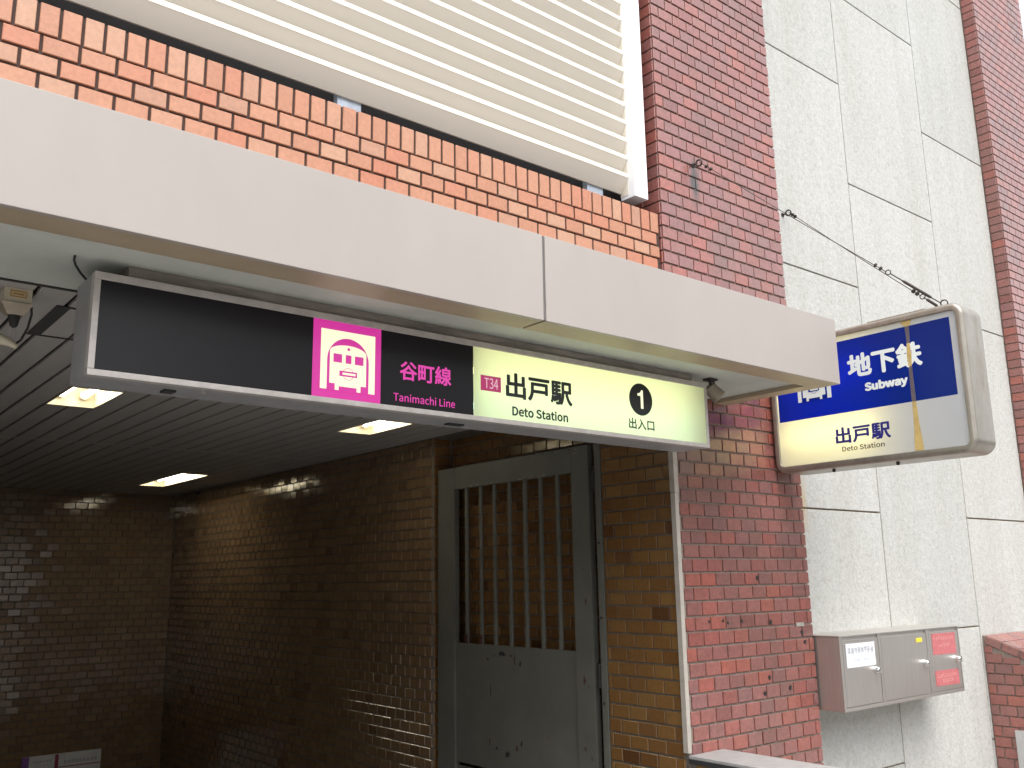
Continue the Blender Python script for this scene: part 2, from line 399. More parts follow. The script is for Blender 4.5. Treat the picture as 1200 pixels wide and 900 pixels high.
# ------------------------------------------------------------------ the setting: ground and stairs
GZ = -EYE
SX0, SX1, SY0, SY1 = -1.0, 3.44, 4.35, 9.9       # stairwell opening
g = MB(); Bg = 400; KY = -2.4
for (x0, x1, y0, y1) in ((-Bg, Bg, KY, SY0), (-Bg, SX0, SY0, SY1), (SX1, Bg, SY0, SY1), (-Bg, Bg, SY1, Bg)):
    g.add([(x0, y0, GZ), (x1, y0, GZ), (x1, y1, GZ), (x0, y1, GZ)], [(0, 1, 2, 3)])
structure(g.build('pavement', 'pavement'))
structure(MB().add([(-Bg, -Bg, GZ-.13), (Bg, -Bg, GZ-.13), (Bg, KY-.15, GZ-.13), (-Bg, KY-.15, GZ-.13)], [(0, 1, 2, 3)]).build('road', 'asphalt'))
structure(MB().box(-60, 60, KY-.16, KY-.001, GZ-.2, GZ-.002, .01).build('kerb', 'stair'))
# assumed buildings behind the viewer, added only to shape light and reflections
for (a, b, lb) in ((-34, 1.5, 'assumed pale two storey building across the street, unseen behind the viewer, added to shape the light, left of the gap'), (7.6, 40, 'assumed pale two storey building across the street, unseen behind the viewer, added to shape the light, right of the gap')):
    ob = thing('unseen_street_building', lb, 'building', ((a+b)/2, -14, GZ), 'unseen buildings added across the street')
    bx('wall', 'opposite', ob, a, b, -20, -14, GZ, GZ+8.0)
    for fl in range(2):
        for k in range(int((b-a)//3.5)): bx('window', 'opposite_glass', ob, a+.8+k*3.5, a+2.6+k*3.5, -14.03, -13.96, GZ+1.0+fl*3.1, GZ+2.5+fl*3.1)
st = MB(); NST = 15
prof = [(SY0+.3*i+dy, GZ-.165*i+dz) for i in range(NST) for dy, dz in ((0, -.165*0), (0, -.165))]
prof = []
for i in range(NST):
    y = SY0+.3*i; z = GZ-.165*i
    prof += [(y, z-.002 if i == 0 else z), (y, z-.165)]
prof += [(SY1, GZ-.165*NST), (SY1, GZ-.165*NST-.3), (SY0, GZ-.165*NST-.3)]
st.prism(prof, 'x', SX0, SX1)
structure(st.build('stairs', 'stair'))
ZB = GZ-.165*NST-.3

# ------------------------------------------------------------------ orange tiled parapet above the canopy
YO = 2.993
p = thing('tiled_parapet', 'orange tiled parapet with upright top row of tiles, above the beige canopy', 'wall', (0, YO, 1.0))
bx('wall_core', 'orange_mortar', p, -2.6, 3.446, YO, 3.14, .96, 1.839)
for i, (u, v) in enumerate(spans(-.1, 3.438, 3.4445-.0683*60, .0683, .0108)):
    tile_obj(p, ((u+v)/2, YO, 1.7885), v-u, .106, 'orange_tile')
for k in range(4):
    z1 = 1.733-.068*k
    off = 3.4445-.116*40 + (.058 if k % 2 else 0) - .02
    for (u, v) in spans(-.1, 3.438, off, .116, .0108):
        tile_obj(p, ((u+v)/2, YO, z1-.034), v-u, .0575, 'orange_tile')

# ------------------------------------------------------------------ red tiled pillar beside the entrance
YR = 2.978; PX0, PX1 = 3.4526, 4.508
p = thing('tiled_pillar', 'broad red tiled pillar between the entrance and the pale concrete wall', 'pillar', ((PX0+PX1)/2, YR, GZ))
bx('pillar_core', 'red_mortar', p, PX0+.007, PX1-.004, YR, 3.45, GZ, 7.0)
rows = []                      # (bottom of row, pitch)
z = .019
while z < 6.6: rows.append((z, .0678)); z += .0678
z = .019
for i in range(40):
    ph = .0678 if z > -.1 else .0706
    z -= ph
    if z < GZ: break
    rows.append((z, ph))
cand = []
for (z0, ph) in rows:
    k = round((z0-.019)/.0678) if z0 > -.2 else round(-2-(-.1166-z0)/.0706)
    upper = z0 > 1.1
    if upper:
        start = PX0+(.0 if k % 2 else .0586); pit = .1172; lo = PX0
    else:
        start = 4.4645-.1155*12 if k % 2 == 0 else 4.4068-.1155*12; pit = .1155; lo = 3.472
    for (u, v) in spans(lo, PX1, start, pit, .008, .012):
        c = ((u+v)/2, YR, z0+ph/2); d = Vector(c).length
        ht = ph-.0098
        tp = (c[0]/c[1], c[2]/c[1])
        vis = -.345 < tp[1] < 1.23 and not (.385 < tp[1] < .512) and c[1] > 0 and tp[1] < 1.02 + (tp[0]-1.16)*.6
        score = (v-u)/.11/d**3 if vis else 0
        cand.append((score, c, v-u, ht))
cand.sort(key=lambda q: -q[0])
ts = TileStuff()
for i, (sc_, c, wd, ht) in enumerate(cand):
    if i < 300 and sc_ > 0: tile_obj(p, c, wd, ht, 'red_tile')
    else: ts.add(c, wd, ht)
for (z0, ph) in rows:          # tiles of the left return
    if z0 > 1.0: ts.add((PX0+.007, YR+.058, z0+ph/2), .108, ph-.008, ROT_LEFT); ts.add((PX0+.007, YR+.175, z0+ph/2), .108, ph-.008, ROT_LEFT)
ts.build('red_tile', p)
for (hx, hz, r_) in ((3.785, -.226, .007), (3.894, -.222, .009), (4.134, -.236, .012), (4.403, -.298, .012), (4.422, -.351, .011), (4.089, -.507, .012), (4.261, -.572, .013), (4.044, -.58, .012), (4.044, -.011, .011), (3.641, -.214, .007), (3.746, -.214, .007)):
    a = random.random()*3
    pts = [(hx+r_*(1+.35*random.uniform(-1, 1))*math.cos(a+i*math.pi/3.5), hz+r_*(1+.35*random.uniform(-1, 1))*math.sin(a+i*math.pi/3.5)) for i in range(7)]
    MB().prism(pts, 'y', YR-.0105, YR-.006).build('drilled_plug', 'ink', p)
bx('chipped_patch', 'chip', p, 4.355, 4.425, YR-.0112, YR-.007, -.268, -.248)
# metal trim at the corner of the entrance
t_ = thing('corner_trim', 'narrow beige metal strip on the corner between ochre and red tiles', 'trim', (3.45, 2.965, -.79))
MB().prism([(3.430, 2.962), (3.456, 2.962), (3.456, 2.972), (3.440, 2.972), (3.440, 2.99), (3.430, 2.99)], 'z', -.79, .40).build('lower_strip', 'trim', t_)
MB().prism([(3.428, 2.960), (3.458, 2.960), (3.458, 2.971), (3.439, 2.971), (3.439, 2.99), (3.428, 2.99)], 'z', .402, .925).build('upper_strip', 'trim', t_)

# ------------------------------------------------------------------ pale concrete panel wall
p = thing('panel_wall', 'pale rough concrete panel wall between two red tiled pillars', 'wall', (0, 0, GZ))
bx('wall_core', 'sealant', p, 4.30, 7.72, 3.098, 3.5, GZ, 8.6)
colx = [(4.33, 5.52), (5.52, 6.683), (6.683, 7.692)]
pan = MB()
for ci, (a, b) in enumerate(colx):
    zj = [.378+1.4905*k - (.745 if ci == 1 else 0) for k in range(-2, 7)]
    for z0, z1 in zip(zj[:-1], zj[1:]):
        z0 = max(z0, GZ)
        if z1 < GZ+.1: continue
        m_ = MB().box(a+.004, b-.004, 3.08, 3.11, z0+.005, z1-.005, .0035)
        m_.build('panel', 'concrete', p, smooth=True)

# second red pillar
p = thing('tiled_pillar', 'tall red tiled pillar at the far right edge, beyond the concrete wall', 'pillar', (8.2, YR, GZ))
bx('pillar_core', 'red_mortar', p, 7.702, 8.74, YR, 3.6, GZ, 8.6)
ts = TileStuff(); z = GZ+.002; k = 0
while z < 8.5:
    for (u, v) in spans(7.695, 8.745, 7.695+(.058 if k % 2 else 0), .1165, .008): ts.add(((u+v)/2, YR, z+.034), v-u, .0595)
    ts.add((7.702, YR+.05, z+.034), .094, .0595, ROT_LEFT)
    z += .068; k += 1
ts.build('red_tile', p)

# low red wall with a sloping top
LX = 6.705
p = thing('low_wall', 'low red tiled wall with sloping tiled top, below the far right pillar', 'wall', (LX, 2.5, GZ))
slope = (.421-.522)/(3.08-2.811)*-1        # fall of the top towards the street
def ztop(y): return -.421-(3.079-y)*slope
y_end = 1.75
MB().prism([(3.079, ztop(3.079)-.008), (y_end, ztop(y_end)-.008), (y_end, GZ), (3.079, GZ)], 'x', LX, 7.9).build('wall_core', 'red_mortar', p)
z = -.546+.068; k = 0
ang = math.atan(slope)
ROT_L_S = ROT_LEFT @ Matrix.Rotation(ang, 3, 'Y')
# upper edge tiles follow the slope
L = 0; n_ = 0
while True:
    s0 = .02+L; yc = 3.079-(s0+.054)*math.cos(ang)
    if yc < y_end+.08: break
    zc = ztop(yc)-.031
    tile_obj(p, (LX, yc, zc), .108, .052, 'red_tile', ROT_LEFT @ Matrix.Rotation(ang, 3, 'Y')); L += .116
    for j in range(8):
        xx = LX+.035+.068*j
        tile_obj(p, (xx, yc, ztop(yc)-.008), .108, .0595, 'red_tile', Matrix.Rotation(R(-90), 3, 'Z') @ Matrix.Rotation(ang, 3, 'Y') @ Matrix.Rotation(R(-90), 3, 'X')) if n_ < 8 else None
    n_ += 1
zr = -.546
k = 0
while zr > GZ:
    for (u, v) in spans(y_end, 3.072, 3.075-(.0 if k % 2 else .058), .116, .009):
        zt = ztop(u)-.064
        top = min(zr+.064, zt)
        if top-zr-.004 > .02:
            tile_obj(p, (LX, (u+v)/2, (zr+.004+top)/2), v-u, round(top-zr-.004, 2) if top < zr+.06 else .0595, 'red_tile', ROT_LEFT)
    zr -= .068; k += 1
o = bx('metal_plate', 'plate_grey', None, 6.675, 6.692, 2.2, 2.925, -1.55, -1.035, .002)
tag(o, 'grey metal plate on the side of the low red wall, bottom right corner', 'plate')

# ------------------------------------------------------------------ entrance side wall (ochre tiles) with the gate niche
XW = 3.448; NX = 3.60; N0, N1 = 3.475, 5.05
p = thing('entrance_side_wall', 'ochre tiled side wall of the entrance with a niche behind the gate', 'wall', (XW, 2.99, GZ))
core = MB().box(XW, 4.2, 2.99, N0, ZB, .95).box(NX+.006, 4.2, N0, N1, ZB, .95).box(XW, 4.2, N1, 9.92, ZB, .95)
core.build('wall_core', 'ochre_mortar', p)
bx('sky_light_stop', 'ochre_mortar', p, 3.4465, 4.2, 2.992, 9.92, .951, 1.3)  # wall cap added over the niche to stop sky light leaking in
ts = TileStuff(.012); td = TileStuff(.012)
z = -.817-.068*12; k = 0
while z < .93:
    ht = min(.0595, .93-z-.006)
    if ht > .015:
        zc = z+.004+ht/2
        for (u, v) in spans(2.995, N0-.004, 3.0415 if k % 2 else 3.0995, .116, .007, .012):
            tile_obj(p, (XW, (u+v)/2, zc), v-u, round(ht, 3), 'ochre_tile', ROT_LEFT)
        for (u, v) in spans(N0+.01, N1-.004, 3.04 if k % 2 else 3.098, .116, .007):
            c = (NX+.006, (u+v)/2, zc)
            if -.37 < z < .56 and 3.70 < c[1] < 4.95: tile_obj(p, c, v-u, round(ht, 3), 'ochre_tile', ROT_LEFT)
            else: ts.add(c, v-u, ht, ROT_LEFT)
        ts.add((3.515, N1, zc), .125, ht)
        for (u, v) in spans(N1+.004, 9.9, 3.04 if k % 2 else 3.098, .116, .007): td.add((XW, (u+v)/2, zc), v-u, ht, ROT_LEFT)
    z += .068; k += 1
z = -.817-.068*13
while z > ZB:
    for (u, v) in spans(N1+.004, 9.9, 3.04, .116, .007): td.add((XW, (u+v)/2, z+.034), v-u, .0595, ROT_LEFT)
    z -= .068
ts.build('ochre_tile', p); td.build('deep_tile', p)

YB = 9.908
p = thing('entrance_back_wall', 'dim glossy ochre tiled wall at the back of the entrance', 'wall', (1.2, YB, ZB))
bx('wall_core', 'ochre_mortar', p, -1.2, 3.448, YB, 10.2, ZB, .95)
ts = TileStuff(.016); z = ZB+.3; k = 0
while z < .9:
    for (u, v) in spans(-1.0, 3.436, 3.44-.116*40+(.058 if k % 2 else 0), .116, .007): ts.add(((u+v)/2, YB, z+.034), v-u, .0595)
    z += .068; k += 1
ts.build('deep_tile', p)
p = thing('entrance_left_wall', 'ochre tiled left side wall of the entrance', 'wall', (-1.0, 6, ZB))
bx('wall_core', 'ochre_mortar', p, -1.3, -1.008, 2.99, 10.2, ZB, .95)
ts = TileStuff(.010); z = ZB+.3; k = 0
while z < .9:
    for (u, v) in spans(3.0, 9.9, 3.0+(.058 if k % 2 else 0), .116, .007): ts.add((-1.008, (u+v)/2, z+.034), v-u, .0595, ROT_RIGHT)
    z += .068; k += 1
ts.build('deep_tile', p)

# low parapet that comes forward from the corner, with its coping
p = thing('stair_parapet', 'low ochre tiled parapet wall with pale stone coping, bottom centre', 'wall', (3.56, 2.2, GZ))
bx('wall_core', 'ochre_mortar', p, XW, 3.66, 1.35, 2.968, GZ, -.832)
bx('coping', 'coping', p, 3.437, 3.685, 1.32, 2.966, -.815, -.80, .003)
bx('coping_edge', 'coping_edge', p, 3.436, 3.68, 1.325, 2.967, -.835, -.8155)  # black strip stands for the coping's thickness and its shadow
z = -.817-.068; k = 0
while z > GZ:
    for (u, v) in spans(1.36, 2.985, 3.0415 if k % 2 == 0 else 3.0995, .116, .007): tile_obj(p, (XW, min((u+v)/2, 2.9), z+.03), v-u, .0595 if k else .044, 'ochre_tile', ROT_LEFT) if k < 4 else None
    z -= .068; k += 1

# ------------------------------------------------------------------ slatted ceiling
CZ = .93
lamps = [(1.09, 1.33, 4.635, 5.15), (2.77, 3.01, 4.62, 5.13), (2.77, 3.01, 7.865, 9.0)]
hatch = (.70, 1.09, 3.27, 3.72)
p = thing('slatted_ceiling', 'dark grey slatted ceiling inside the entrance', 'ceiling', (1.2, 6, CZ))
back = MB()
# backing with openings for the lamp housings
xs = sorted({-1.0, 3.44} | {v for l in lamps for v in l[:2]}); ys = sorted({2.985, 9.9} | {v for l in lamps for v in l[2:]})
for a, b in zip(xs[:-1], xs[1:]):
    for c, d in zip(ys[:-1], ys[1:]):
        if not any(l[0] <= a and b <= l[1] and l[2] <= c and d <= l[3] for l in lamps):
            back.add([(a, c, CZ+.016), (b, c, CZ+.016), (b, d, CZ+.016), (a, d, CZ+.016)], [(0, 3, 2, 1)])
back.build('backing', 'dark_gap', p, fix=False)
bx('slab', 'dark_gap', p, -1.2, 3.446, 3.12, 10.2, CZ+.17, CZ+.35)  # unseen slab added over the ceiling to block daylight
k = -18
while True:
    x0 = 1.09+.12*k; k += 1
    if x0 > 3.43: break
    x1 = min(x0+.12, 3.438); x0 = max(x0, -1)
    if x1 < -.98: continue
    cuts = [(2.985, 6.455), (6.468, 9.89)]
    for l in lamps:
        if l[0] < (x0+x1)/2 < l[1]:
            cuts = [q for a, b in cuts for q in ((a, min(b, l[2])), (max(a, l[3]), b)) if q[1]-q[0] > .02]
    for a, b in cuts:
        e = .0075
        MB().prism([(x0+e, CZ+.012), (x0+e, CZ+.002), (x0+e+.003, CZ), (x1-e-.003, CZ), (x1-e, CZ+.002), (x1-e, CZ+.012)], 'y', a, b).build('slat', 'slat', p)
bx('joint_strip', 'alu', p, -1.0, 3.43, 6.456, 6.467, CZ-.001, CZ+.006)
hh = thing('access_hatch', 'small framed access hatch in the slatted ceiling behind the sign', 'hatch', (.9, 3.5, CZ))
hx0, hx1, hy0, hy1 = hatch
bx('frame_bar', 'dark_gap', hh, hx0, hx0+.045, hy0, hy1, CZ-.004, CZ-.001)
for q in ((hy0, hy0+.012), (hy1-.012, hy1)): bx('frame_bar', 'dark_gap', hh, hx0+.045, hx1, q[0], q[1], CZ-.004, CZ-.001)
bx('frame_bar', 'dark_gap', hh, hx1, hx1+.012, hy0, hy1, CZ-.004, CZ-.001)

lab = ['recessed twin tube ceiling light just below the left end of the long sign', 'recessed ceiling light half way along the entrance, below the pink lettering', 'long recessed ceiling light farthest back in the entrance']
for (x0, x1, y0, y1), lb in zip(lamps, lab):
    l = thing('ceiling_light', lb, 'ceiling light', ((x0+x1)/2, (y0+y1)/2, CZ), 'recessed lights in the entrance ceiling')
    h = MB()
    e = .002
    for q in ((x0+e, x0+e+.004, y0+e, y1-e), (x1-e-.004, x1-e, y0+e, y1-e), (x0+e+.004, x1-e-.004, y0+e, y0+e+.004), (x0+e+.004, x1-e-.004, y1-e-.004, y1-e)):
        h.box(q[0], q[1], q[2], q[3], CZ-.002, CZ+.11)
    h.box(x0+e, x1-e, y0+e, y1-e, CZ+.111, CZ+.118)
    h.build('housing', 'reflector', l)
    for s in (-1, 1):
        xc = (x0+x1)/2+s*.055
        t2 = MB().tube([(xc, y0+.05, CZ+.055), (xc, y1-.05, CZ+.055)], .015, 12).build('tube', 'tube', l, smooth=True)
        for yy, dy in ((y0+.012, .036), (y1-.012, -.036)): MB().tube([(xc, yy, CZ+.055), (xc, yy+dy, CZ+.055)], .022, 12).build('socket', 'reflector', l, smooth=True)

# ------------------------------------------------------------------ canopy
YC, CB, CT, CXE = 2.30, .874, 1.188, 3.876
p = thing('canopy', 'beige metal canopy with wide plain fascia over the entrance', 'canopy', (1, YC, CB))
segs = [(-2.6, .172), (.188, 2.030), (2.042, CXE)]
for i, (a, b) in enumerate(segs):
    f_ = MB().box(a, b, YC, YC+.02, CB, CT, .0025).build('fascia_panel', 'fascia', p, smooth=True)
    bx('bottom_return', 'fascia_lip', p, a+.001, b-(.0 if i < 2 else .095), YC+.0205, YC+.131, CB+.001, CB+.0212)
    bx('top_plate', 'fascia', p, a, b, YC+.0205, 2.984, CT-.014, CT-.002)
bx('bottom_return', 'fascia_lip', p, CXE-.094, CXE-.0, YC+.0205, 2.965, CB+.001, CB+.0212)
bx('end_panel', 'fascia', p, CXE-.018, CXE, YC+.0205, 2.965, CB+.013, CT-.015)
SZ = CB+.022
MB().box(-2.6, CXE-.02, YC+.03, 2.966, SZ, SZ+.02).build('soffit', 'soffit', p)
bx('edge_strip', 'dark_gap', p, -2.6, 3.43, 2.952, 2.9665, SZ-.004, SZ-.0005)
bx('edge_riser', 'soffit', p, -2.6, 3.43, 2.9668, 2.98, SZ, CZ+.03)
for xj in (.18, 2.036): bx('joint_backing', 'bracket_dark', p, xj-.02, xj+.02, YC+.010, YC+.12, CB+.013, CT-.016)
bx('joint_seal', 'seal_grey', p, 2.0315, 2.0405, YC+.004, YC+.010, CB+.004, CT-.004)

# ------------------------------------------------------------------ louvre screen
YL = 3.04
p = thing('louver_screen', 'cream horizontal louver screen in a white frame above the orange parapet', 'louver', (1.5, YL, 1.91))
pit = .1008
for k in range(16):
    z = 2.042+pit*k
    lo = -.096 if k else -.094
    MB().prism([(YL, z+.002), (YL, z-.020), (YL+.003, z-.023), (YL+.052, z+lo), (YL+.060, z+lo), (YL+.060, z+lo+.004), (YL+.014, z+.002)], 'x', -1.6, 3.288).build('slat', 'louver', p)
bx('post', 'white_frame', p, 3.290, 3.388, 3.0, 3.10, 1.912, 3.75, .003)
bx('end_stop', 'louver', p, 3.2882, 3.2898, 3.045, 3.10, 1.93, 3.7)
for fx in (1.64, 3.05, .24): bx('foot', 'galv', p, fx, fx+.11, 3.103, 3.135, 1.8395, 2.02)
bx('backing', 'black', p, -1.6, 3.44, 3.19, 3.21, 1.5, 3.75)  # black sheet stands in for the dark interior seen through the gap
bx('top_rail', 'white_frame', p, -1.6, 3.289, 3.03, 3.11, 3.66, 3.75)

# ------------------------------------------------------------------ text
import os
def grotesk():
    """the plain sans serif that ships with Blender, else the built-in font"""
    try:
        f = os.path.join(bpy.utils.system_resource('DATAFILES', path='fonts'), 'Noto Sans CJK Regular.woff2')
        return bpy.data.fonts.load(f) if os.path.exists(f) else None
    except Exception: return None
SANS = grotesk()
def text_mesh(s, bold=0.0):
    cu = bpy.data.curves.new('text', 'FONT'); cu.body = s; cu.size = 1; cu.resolution_u = 4
    if SANS is not None: cu.font = SANS
    o = bpy.data.objects.new('text', cu); COL.objects.link(o)
    bpy.context.view_layer.update()
    dg = bpy.context.evaluated_depsgraph_get()
    me = bpy.data.meshes.new_from_object(o.evaluated_get(dg))
    vs = [v.co.copy() for v in me.vertices]; fs = [tuple(q.vertices) for q in me.polygons]
    bpy.data.objects.remove(o); bpy.data.curves.remove(cu); bpy.data.meshes.remove(me)
    if bold:                       # heavier strokes: the outline swept round a small circle
        V, Fc = [], []
        for k in range(8):
            n = len(V); dx, dy = bold*math.cos(k*math.pi/4), bold*math.sin(k*math.pi/4)
            V += [Vector((v.x+dx, v.y+dy, k*.00004)) for v in vs]; Fc += [tuple(i+n for i in f) for f in fs]
        vs, fs = V, Fc
    return vs, fs
def lettering(s, mat, parent, fr, u0, u1, v0, v1, lay, bold=0.0, name='lettering'):
    """fits the words into u0..u1, v0..v1 of a sign face; fr maps (u, v, lift) to eye coordinates"""
    vs, fs = text_mesh(s, bold)
    xa, xb = min(v.x for v in vs), max(v.x for v in vs); ya, yb = min(v.y for v in vs), max(v.y for v in vs)
    q = MB(); q.add([fr(u0+(v.x-xa)/(xb-xa)*(u1-u0), v0+(v.y-ya)/(yb-ya)*(v1-v0), lay+v.z) for v in vs], fs)
    return q.build(name, mat, parent, fix=False)
def flat(parent, name, mat, fr, pts, lay, th=.0006):
    """thin film with the given outline"""
    n = len(pts); q = MB()
    q.add([fr(u, v, lay) for u, v in pts] + [fr(u, v, lay-th) for u, v in pts], [tuple(range(n))] + [(i, i+n, (i+1) % n+n, (i+1) % n) for i in range(n)])
    return q.build(name, mat, parent, fix=False)
def rect(u0, u1, v0, v1): return [(u0, v0), (u1, v0), (u1, v1), (u0, v1)]
def arc(cx, cy, rx, ry, a0, a1, n): return [(cx+rx*math.cos(R(a0+(a1-a0)*i/n)), cy+ry*math.sin(R(a0+(a1-a0)*i/n))) for i in range(n+1)]
def train_icon(parent, fr, du, dv, light, dark):
    F = lambda u, v, l: fr(u+du, v+dv, l)
    flat(parent, 'icon_ground', light, F, rect(1.34, 1.54, .606, .804), .0016)
    flat(parent, 'icon_tunnel', dark, F, [(1.363, .603), (1.516, .603)] + arc(1.4395, .704, .0765, .077, 0, 180, 24), .0024)
    body = [(1.392, .606), (1.406, .606), (1.406, .619), (1.472, .619), (1.472, .606), (1.486, .606), (1.486, .627), (1.506, .627)] + arc(1.439, .733, .067, .0245, 5, 175, 14) + [(1.372, .627), (1.392, .627)]
    flat(parent, 'icon_train', light, F, body, .0032)
    for a, b in ((1.3845, 1.4155), (1.429, 1.450), (1.463, 1.495)): flat(parent, 'icon_window', dark, F, rect(a, b, .697, .7255), .004)
    flat(parent, 'icon_lamp', dark, F, arc(1.4395, .745, .0052, .0052, 0, 340, 14), .004)
    o_, i_ = arc(1.4395, .662, .0205, .0205, 0, 360, 28), arc(1.4395, .662, .0188, .0188, 0, 360, 28)
    q = MB()
    for k_ in range(28): q.add([F(*o_[k_], .004), F(*o_[k_+1], .004), F(*i_[k_+1], .004), F(*i_[k_], .004)], [(0, 1, 2, 3)])
    q.build('icon_ring', dark, parent, fix=False)
    flat(parent, 'icon_bar', dark, F, rect(1.407, 1.472, .653, .671), .0044)
    flat(parent, 'icon_bar_text', light, F, rect(1.418, 1.466, .6585, .6655), .0048)

# ------------------------------------------------------------------ long illuminated station sign
YS = 2.60
p = thing('station_sign', 'long illuminated black and white station sign hung below the canopy', 'sign', (1.95, YS, .56))
SL, SR, SB_, ST_ = .645, 3.265, .560, .855
fsn = lambda u, v, l: (u, YS+.004-l, v)
fm = MB()
for q in ((SL, SR, ST_-.022, ST_), (SL, SR, SB_, SB_+.018)): fm.box(q[0], q[1], YS, YS+.03, q[2], q[3], .002)
for q in ((SL, SL+.018), (SR-.016, SR)): fm.box(q[0], q[1], YS+.0005, YS+.03, SB_+.0185, ST_-.0225, .0015)
fm.build('bezel', 'alu', p, smooth=True)
hs0, hs1, hb, ht_ = SL+.002, SR-.002, SB_+.002, ST_-.002
bx('back_plate', 'grey_metal', p, hs0, hs1, YS+.181, YS+.185, hb, ht_)
bx('top_plate', 'grey_metal', p, hs0, hs1, YS+.0305, YS+.1805, ht_-.004, ht_)
bx('bottom_plate', 'grey_metal', p, hs0, hs1, YS+.0305, YS+.1805, hb, hb+.004)
for a_ in (hs0, hs1-.004): bx('end_plate', 'grey_metal', p, a_, a_+.004, YS+.0305, YS+.1805, hb+.0045, ht_-.0045)
bx('divider', 'reflector', p, 1.947, 1.950, YS+.022, YS+.1805, hb+.0045, ht_-.0045)
bx('reflector', 'reflector', p, 1.951, hs1-.005, YS+.172, YS+.176, hb+.0045, ht_-.0045)
for zt, mt in ((.775, 'tube_warm'), (.640, 'tube_cool')): MB().tube([(1.97, YS+.115, zt), (3.17, YS+.115, zt)], .013, 10).build('tube', mt, p, smooth=True)
pl, pr, pb, pt = SL+.018, SR-.016, SB_+.018, ST_-.022
for nm, mt, a, b in (('black_panel', 'black_film', pl, 1.3125), ('icon_panel', 'lit_magenta', 1.3125, 1.564), ('black_panel', 'black_film', 1.564, 1.951), ):
    bx(nm, mt, p, a+.0003, b-.0003, YS+.004, YS+.02, pb, pt)
MB().add([(1.9513, YS+.004, pb), (pr, YS+.004, pb), (pr, YS+.004, pt), (1.9513, YS+.004, pt)], [(0, 1, 2, 3)]).build('station_name_panel', 'face_cream', p, fix=False)
train_icon(p, fsn, 0, 0, 'lit_icon', 'lit_magenta')
lettering('谷町線', 'lit_pink', p, fsn, 1.638, 1.852, .671, .738, .0012, .008)
lettering('Tanimachi Line', 'lit_pink', p, fsn, 1.614, 1.868, .595, .624, .0012, .004)
flat(p, 'number_label', 'lit_crimson', fsn, rect(1.983, 2.077, .675, .732), .0012)
lettering('T34', 'lit_label', p, fsn, 2.000, 2.063, .684, .723, .0022)
lettering('出戸駅', 'ink', p, fsn, 2.100, 2.436, .660, .758, .0012, .011)
lettering('Deto Station', 'ink', p, fsn, 2.129, 2.410, .595, .632, .0012, .013)
flat(p, 'exit_number_disc', 'ink', fsn, arc(2.830, .733, .0705, .069, 0, 352.5, 47), .0012)
flat(p, 'exit_number', 'lit_icon', fsn, [(2.828, .694), (2.843, .694), (2.843, .773), (2.833, .773), (2.829, .765), (2.822, .760), (2.810, .758), (2.810, .748), (2.828, .748)], .0022)
lettering('出入口', 'ink', p, fsn, 2.751, 2.906, .604, .650, .0012, .008)
# underside fittings of the sign
bx('clip', 'bracket_dark', p, .88, .915, YS+.08, YS+.12, SB_-.005, SB_+.0015)
bx('clip', 'bracket_dark', p, 1.91, 1.98, YS+.10, YS+.13, SB_-.004, SB_+.0015)
MB().tube([(.985, YS+.05, SB_-.006), (.985, YS+.05, SB_+.0015)], .006, 8).build('screw', 'alu', p)
bx('mounting_rail', 'alu_dirty', p, .742, 3.20, YS+.028, YS+.15, ST_-.001, SZ-.0005, .002)
c_ = MB().tube([(.597, 2.628, SZ+.002), (.596, 2.632, SZ-.012), (.604, 2.645, SZ-.022), (.625, 2.675, SZ-.032), (.655, 2.71, .8535)], .0035, 8)
o = c_.build('power_cord', 'cord', None, smooth=True, base=(.65, 2.75, .85)); tag(o, 'short black power cord from canopy soffit to left end of long sign', 'cord')

# ------------------------------------------------------------------ projecting subway sign
XS = 4.256
p = thing('projecting_sign', 'blue and white box sign projecting from the red pillar, steel frame', 'sign', (4.35, 2.4, .53))
fsub = lambda u, v, l: (XS+.012-l, -u, v)           # u = -Y so that u grows to the right as seen
def rrect(y0, y1, z0, z1, r, n=6):
    pts = []
    for cx, cz, a in ((y1-r, z1-r, 0), (y0+r, z1-r, 90), (y0+r, z0+r, 180), (y1-r, z0+r, 270)):
        pts += [(cx+r*math.cos(R(a+90*i/n)), cz+r*math.sin(R(a+90*i/n))) for i in range(n+1)]
    return pts
oy0, oy1, oz0, oz1 = 1.872, 2.958, .535, 1.250
def loop(ins, r): return rrect(oy0+ins, oy1-ins, oz0+ins, oz1-ins, max(r-ins, .006))
prof = [(.20, 4.444, .062)] + []
loops = [(.012, 4.452), (.003, 4.450), (0, 4.440), (0, 4.275), (.003, 4.264), (.010, 4.258), (.018, 4.256), (.033, 4.257), (.036, 4.262), (.036, 4.272)]
q = MB(); nn = None
for ins, xx in loops:
    lp = loop(ins, .062); nn = len(lp); q.v += [(xx, a, b) for a, b in lp]
for i in range(len(loops)-1):
    for j in range(nn): q.f.append((i*nn+j, i*nn+(j+1) % nn, (i+1)*nn+(j+1) % nn, (i+1)*nn+j))
q.f.append(tuple(range(nn)))
q.build('frame', 'sign_steel', p, smooth=True)
